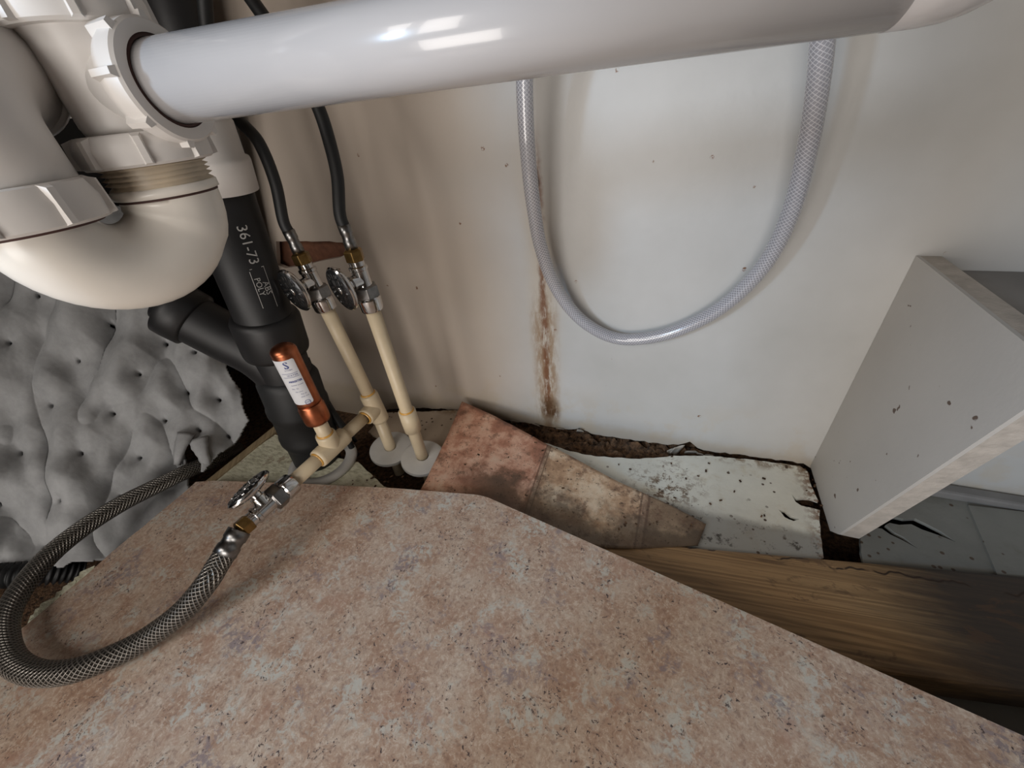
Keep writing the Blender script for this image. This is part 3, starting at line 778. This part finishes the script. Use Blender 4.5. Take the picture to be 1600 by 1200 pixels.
# long pipe
PE = PA + D * .46
lp = root('drain_pipe', PA, 'long glossy white drain pipe crossing the top of the view', 'pipe')
mb = MB(); mb.lathe([(LR0, -.010), (LR0, .305)], PA, D, 72); mb.build('pipe', m_pvc, lp)
ce = PA + D * .298; pth = [ce, ce + D * .01]
Bv = (Zv * .85 + V((.35, .35, 0))).normalized(); Bv = (Bv - D * Bv.dot(D)).normalized()
for k in range(1, 11):
    t_ = PI / 2 * k / 10; pth.append(ce + D * (.01 + .026 * math.sin(t_)) + Bv * .026 * (1 - math.cos(t_)))
pth.append(pth[-1] + Bv * .02)
mb = MB(); mb.tube(pth, LR0 + .0002, 48); mb.build('elbow', m_pvc, lp)
mb = MB(); mb.lathe([(LR0, 0), (LR0, .10), (.045, .125), (.052, .14), (.052, .15)], pth[-1], Bv, 48); mb.build('sink_strainer', m_pvc2, lp)

# ------------------------------------------------------------------ supply pipes
def cyl(r, a, b, n=32): mb = MB(); a = V(a); b = V(b); mb.lathe([(r, 0), (r, (b - a).length)], a, b - a, n); return mb
RP = .0082; RF = .0112
def valve(name, base, a, hdir, label, lean=0.0):
    """stop valve on the end of a cream pipe; base = pipe end, a = axis, hdir = handle direction"""
    a = V(a).normalized(); hdir = (V(hdir) - a * V(hdir).dot(a)).normalized(); base = V(base)
    t = root(name, base, label, 'valve', 'quarter-turn stop valves under the sink')
    mb = MB(); mb.lathe([(RP, -.004), (.0118, -.004), (.0126, -.002), (.0128, .009), (.0112, .011)], base, a, 40); mb.build('compression_collar', m_chrome, t, angle=35)
    mb = MB(); mb.lathe([(.0105, .010), (.0138, .0115), (.0138, .0225), (.0105, .024)], base, a, 6, smooth=False, e=hdir); mb.build('compression_nut', m_dull, t, bevel=.0008)
    mb = MB(); mb.lathe([(.009, .022), (.0085, .026), (.0085, .040), (.0095, .041), (.0095, .044), (.0078, .045), (.0078, .050)], base, a, 32); mb.lathe([(.0075, 0), (.0075, .014), (.0055, .0145), (.0055, .02)], base + a * .030, hdir, 28)
    mb.build('valve_body', m_chrome, t, angle=35)
    mb = MB(); mb.lathe([(.007, .049), (.0096, .050), (.0096, .060), (.0065, .062)], base, a, 6, smooth=False); mb.build('outlet_nut', m_brass if name != 'stop_valve_b' else m_dull, t, bevel=.0006)
    hc = base + a * .030 + hdir * .020
    la = (a + hdir * lean).normalized()
    hd2 = (hdir - la * hdir.dot(la)).normalized()
    prof = [(.004, -.002), (.010, -.0015), (.0215, .002), (.0240, .0045), (.0240, .0065), (.0225, .008)]
    mb = MB(); mb.lathe(prof, hc, hd2, 48, e=la, oval=.72); h = mb.build('handle', m_chrome, t, angle=40)
    mb = MB(); mb.lathe([(.0222, .0076), (.0218, .0084)], hc, hd2, 40, e=la, oval=.70); mb.build('handle_face', m_darkmetal, h)
    sd = hd2.cross(la); mb = MB(); rnd = random.Random(int(base.x * 1e4) & 1023)
    mb.lathe([(.0042, .0082), (.0042, .0094), (.003, .0098)], hc, hd2, 20, e=la, oval=.9)
    for k in range(18):                          # raised marks round the rim of the handle face
        t_ = 2 * PI * k / 18; r_ = .0165
        c = hc + hd2 * .0088 + la * math.cos(t_) * r_ + sd * math.sin(t_) * r_ * .70
        rd = (la * math.cos(t_) + sd * math.sin(t_) * .72).normalized(); tg = hd2.cross(rd)
        mb.box(c, .0042, .0010, .0012, rd, tg, hd2)
        if k % 2: mb.box(c + rd * .0012, .0009, .0026, .0012, rd, tg, hd2)
        elif k % 3: mb.box(c - rd * .0012, .0009, .0026, .0012, rd, tg, hd2)
    for k in (-1, 1):
        for j in (-1, 0, 1): mb.box(hc + hd2 * .0088 + la * k * .0085 + sd * j * .0035, .0055, .0011, .0012, la, sd, hd2)
    mb.build('raised_mark', m_chrome, h)
    return t, base + a * .061

# hot riser: rises from the floor, tee, valve
x1, z1 = -.343, .095
foot1 = V((-.345, .320, -.03)); teeC = V((-.346, .320, .098)); top1 = O(508, 478, 1, .320)
sup = root('supply_pipe', V((foot1.x, foot1.y, 0)), 'cream plastic supply riser with side branch running out to the front valve', 'pipe')
mb = cyl(RP, foot1, teeC); mb.lathe([(RP, 0), (RP, (top1 - teeC).length)], teeC, top1 - teeC, 32); mb.build('riser', m_cpvc, sup)
axr = (top1 - teeC).normalized()
mb = MB(); mb.lathe([(RP, -.0215), (RF, -.0215), (RF + .0006, -.018), (RF + .0006, .020), (RF, .0235), (RP, .0235)], teeC, axr, 36, cap=False)
mb.lathe([(RF, .0), (RF + .0004, .004), (RF + .0004, .019), (RF - .0004, .0215), (RP, .0215)], teeC, (0, -1, 0), 36, cap=False); mb.build('tee_fitting', m_cpvc, sup)
def glue(c, a, parent, r=RP + .0008):
    a = V(a).normalized(); mb = MB(); mb.lathe([(r - .0012, -.0012), (r + .0006, -.0006), (r + .0002, .0012), (r - .0012, .0018)], c, a, 32, cap=False); mb.build('cement_bead', m_glue, parent)
glue(teeC + axr * .0238, axr, sup); glue(teeC + V((0, -.0218, 0)), (0, -1, 0), sup)
tee2 = O(517, 698, 2, teeC.z); tee2.x = (tee2.x + teeC.x) / 2 - .003
bend = O(470, 745, 2, teeC.z)
bd = V((tee2.x - teeC.x, tee2.y - teeC.y, 0)).normalized()
mb = cyl(RP, teeC + bd * .01, tee2); vend = tee2 + bd * .058
mb.lathe([(RP, 0), (RP, .062)], tee2, bd, 32); mb.build('branch', m_cpvc, sup)
mb = MB(); mb.lathe([(RP, -.022), (RF, -.022), (RF + .0006, -.018), (RF + .0006, .018), (RF, .022), (RP, .022)], tee2, bd, 36, cap=False)
mb.lathe([(RF, 0), (RF + .0004, .004), (RF + .0004, .019), (RF, .0215), (RP, .0215)], tee2, Zv, 36, cap=False); mb.build('tee_fitting', m_cpvc, sup)
glue(tee2 + bd * .0222, bd, sup); glue(tee2 + Zv * .0218, Zv, sup)
stub_top = tee2 + Zv * .05
mb = cyl(RP, tee2, stub_top); mb.build('stub', m_cpvc, sup)
# cold riser
f2 = V((-.298, .318, -.03)); top2 = O(580, 478, 1, .318)
sup2 = root('supply_pipe', V((f2.x, f2.y, 0)), 'plain cream plastic supply riser, the right-hand one nearest the wall streak', 'pipe')
f2b = O(655, 735, 1, .318); f2b = V((-.290, .318, -.03))
mb = MB(); mb.lathe([(RP, 0), (RP, (top2 - f2b).length)], f2b, top2 - f2b, 32); mb.build('riser', m_cpvc, sup2)
a2 = (top2 - f2b).normalized(); c2 = O(630, 655, 1, .318)
c2 = f2b + a2 * (c2 - f2b).dot(a2)
mb = MB(); mb.lathe([(RP, -.0165), (RF, -.0165), (RF + .0003, 0), (RF, .0165), (RP, .0165)], c2, a2, 36, cap=False); mb.build('coupling', m_cpvc, sup2)
glue(c2 + a2 * .0168, a2, sup2)

v1, e1_ = valve('stop_valve', top1, axr, (-.10, -1, 0), 'chrome stop valve with dark oval handle on the tee riser, against the brown wall slot', .10)
v2, e2_ = valve('stop_valve', top2, a2, (-.25, -1, 0), 'chrome stop valve topping the right-hand cream riser, handle lit at its rim', .12)
v3, e3_ = valve('stop_valve', tee2 + bd * .062, bd, (-.42, 0, .9), 'chrome stop valve lying over the laminate at the end of the branch', -.10)

# escutcheon flanges
for i, (u, v, lab) in enumerate([(601, 699, 'round white plastic flange on the tee riser, left of the two'), (651, 717, 'round white plastic flange on the plain riser, right of the two')]):
    px = foot1 if i == 0 else f2b
    c = V((teeC.x, .320, .026)) if i == 0 else f2b + a2 * .052
    c = (foot1 + (teeC - foot1).normalized() * .050) if i == 0 else f2b + a2 * .047
    mb = MB(); tl = V((.10, -.10, 1)) if i == 0 else V((.16, -.05, 1))
    mb.lathe([(RP + .0004, .0045), (RP + .004, .0045), (.027, .0036), (.0302, .0022), (.0306, -.0024), (.0300, -.0036), (RP + .0004, -.0030)], c, tl, 56, cap=False)
    tag(mb.build('pipe_flange', m_flange, angle=50), lab, 'flange', 'white flanges round the cream risers')

# water hammer arrestor
arr = root('water_hammer_arrestor', stub_top, 'copper cylinder with white printed label standing on the cream branch', 'arrestor')
pr = [(RP, -.006), (.0138, -.006), (.0143, -.003), (.0143, .014), (.0131, .017), (.0131, .0195)]
mb = MB(); mb.lathe(pr, stub_top, Zv, 40); mb.build('socket', m_copper, arr)
AL = (O(430, 535, 1, stub_top.y) - stub_top).z
pr = [(.0126, .018), (.0129, .024), (.0129, AL - .010)]
for k in range(1, 9):
    t_ = PI / 2 * k / 8; pr.append((.0129 * math.cos(t_) + .0001, AL - .010 + .0085 * math.sin(t_)))
mb = MB(); mb.lathe(pr, stub_top, Zv, 48); mb.build('body', m_copper, arr)
ev = V((CAM.x - stub_top.x, CAM.y - stub_top.y, 0)).normalized()
lh = AL - .010 - .024; lc = .022 + lh / 2; LR = .01305
def arc_patch(mb, r, x0, x1, y0, y1, o, e, n=24, rad=.0015):
    vs = []; fs = []
    for i in range(n + 1):
        x = x0 + (x1 - x0) * i / n
        cut = rad - math.sqrt(max(0, rad ** 2 - max(0, rad - min(x - x0, x1 - x)) ** 2))
        vs += [(x, y0 + cut), (x, y1 - cut)]
    for i in range(n): fs.append((2 * i, 2 * i + 2, 2 * i + 3, 2 * i + 1))
    wrap(mb, vs, fs, o, Zv, r, e)
XR = .0050                                          # right edge of the label, seen from the front
mb = MB(); arc_patch(mb, LR, XR - .030, XR, lc - lh / 2 + .004, lc + lh / 2 - .002, stub_top, ev); lb = mb.build('label', m_label, arr, label='white printed label')
mb = MB()
def lt(txt, size, x, y, bold=0.0):
    v_, f_ = text_mesh(txt, size, bold); xr = max(q[0] for q in v_)
    wrap(mb, [(q[0] - xr + x, q[1] + y) for q in v_], f_, stub_top, Zv, LR + .00012, ev)
T_ = lc + lh / 2 - .002
lt('S', .0110, XR - .0070, T_ - .0062, .00025)
lt('SYSTEM', .0022, XR - .0055, T_ - .0115)
lt('ARRESTER', .0030, XR - .0008, T_ - .0255, .00012)
lt('WATER', .0032, XR - .0022, T_ - .0180)
lt('No. 32', .0024, XR - .0082, T_ - .0345)
lt('hammer arrester', .0018, XR - .0015, T_ - .0300)
lt('Max. press', .0017, XR - .0055, T_ - .0385)
lt('Max. 60', .0018, XR - .0030, T_ - .0420)
lt('ASSE 1010', .0019, XR - .0016, T_ - .0455)
ccx, ccy = XR - .0058, T_ - .0535
for r0, r1 in [(.0031, .0026)]:
    vs = []; fs = []; n = 24
    for k in range(n):
        t_ = 2 * PI * k / n; vs += [(ccx + r0 * math.cos(t_), ccy + r0 * math.sin(t_)), (ccx + r1 * math.cos(t_), ccy + r1 * math.sin(t_))]
    for k in range(n): a = 2 * k; b = 2 * ((k + 1) % n); fs.append((a, b, b + 1, a + 1))
    wrap(mb, vs, fs, stub_top, Zv, LR + .00012, ev)
lt('ASS', .0030, ccx + .0024, ccy)
for y0, x0, x1 in [(T_ - .0157, XR - .018, XR - .0018), (T_ - .0203, XR - .018, XR - .0018)]:
    wrap(mb, [(x0 + (x1 - x0) * i / 12, y0 + j * .0004) for i in range(13) for j in (0, 1)], [(2 * i, 2 * i + 2, 2 * i + 3, 2 * i + 1) for i in range(12)], stub_top, Zv, LR + .00012, ev)
mb.build('label_print', m_ink, lb)

# ------------------------------------------------------------------ hoses
def crimp(mb, p, d, r, L): mb.lathe([(r, 0), (r, L * .35), (r * .9, L * .4), (r * .9, L * .6), (r, L * .65), (r, L)], p, d, 28)
def hose(name, pts, r, mat, label, start, startdir, cr, group=None, cmat=None, n=20, k=14):
    t = root(name, start, label, 'hose', group)
    L = .024; e = V(start) + V(startdir).normalized() * L
    mb = MB(); crimp(mb, V(start), V(startdir), cr, L); mb.build('crimp_sleeve', cmat or m_dull, t)
    sd_ = V(startdir).normalized(); pth = spline([e - sd_ * .004, e + sd_ * .010] + pts, k)
    mb = MB(); mb.tube(pth, r, n); mb.build('hose_tube', mat, t); return t
hose('supply_hose', [O(430, 285, 1, .326), O(404, 222, 1, .33), O(368, 180, 1, .335), O(340, 120, 1, .34), O(325, 50, 1, .345), O(318, -30, 1, .35), O(312, -160, 1, .36)], .0056, m_rubber,
     'black rubber supply hose, left one, curving behind the white pipe to its valve', e1_, axr, .0062, 'black supply hoses')
hose('supply_hose', [O(527, 275, 1, .326), O(513, 215, 1, .33), O(496, 165, 1, .335), O(462, 95, 1, .345), O(415, 30, 1, .35), O(380, -20, 1, .355), O(320, -110, 1, .36)], .0056, m_rubber,
     'black rubber supply hose, right one, dropping to the valve by the wall', e2_, a2, .0062, 'black supply hoses')
HZ = LZ + .0105
gp = [O(322, 912, 2, .080), O(283, 957, 2, .064), O(225, 1000, 2, .050), O(165, 1030, 2, .049), O(105, 1050, 2, .049), O(50, 1050, 2, .05), O(15, 1025, 2, .052), O(8, 975, 2, .053), O(30, 925, 2, .053), O(75, 870, 2, .052), O(130, 825, 2, .05), O(190, 787, 2, .046), O(250, 757, 2, .04), O(300, 733, 2, .03), O(345, 715, 2, .01), O(370, 700, 2, -.03)]
hose('braided_hose', gp, .0102, m_steel, 'braided steel hose looping over the laminate from the front valve', e3_, V(gp[0] - e3_).normalized(), .0108, None, m_dull, 28, 14)
# clear reinforced hose
pts = [(823, -160, .36), (821, -20, .375), (820, 80, .385), (820, 150, .39), (824, 230, .394), (832, 310, .40), (846, 390, .412), (872, 455, .424), (912, 503, .433), (965, 529, .439), (1030, 525, .439), (1095, 500, .437), (1150, 462, .432), (1200, 405, .424), (1236, 330, .412), (1262, 230, .40), (1277, 140, .39), (1285, 60, .382), (1290, -60, .372), (1292, -200, .36)]
mb = MB(); mb.tube(spline([O(*p[:2], 1, p[2]) for p in pts], 14), .0072, 28)
tag(mb.build('clear_hose', m_clear), 'clear braid-reinforced vinyl hose hanging in a U against the back wall', 'hose')

# debris
mb = MB(); rnd = random.Random(5); n = 0
for (u, v, z, du, dv, cnt) in [(800, 745, .02, 90, 60, 26), (1000, 800, .009, 80, 30, 18), (1080, 760, .001, 120, 50, 22), (590, 750, .014, 40, 12, 14), (1270, 760, .001, 14, 30, 14)]:
    for _ in range(cnt):
        q = O(u + rnd.uniform(-du, du), v + rnd.uniform(-dv, dv), 2, z); s_ = rnd.uniform(.0006, .0022)
        a = rnd.uniform(0, PI); ex = V((math.cos(a), math.sin(a), 0)); mb.box(q + V((0, 0, s_ * .2)), s_ * 1.8, s_, s_ * .5, ex, V((-ex.y, ex.x, 0)))
dz = mb.build('debris_crumbs', m_rot); dz['kind'] = 'stuff'; tag(dz, 'loose dark crumbs of rotten wood scattered on the vinyl and floor', 'debris')
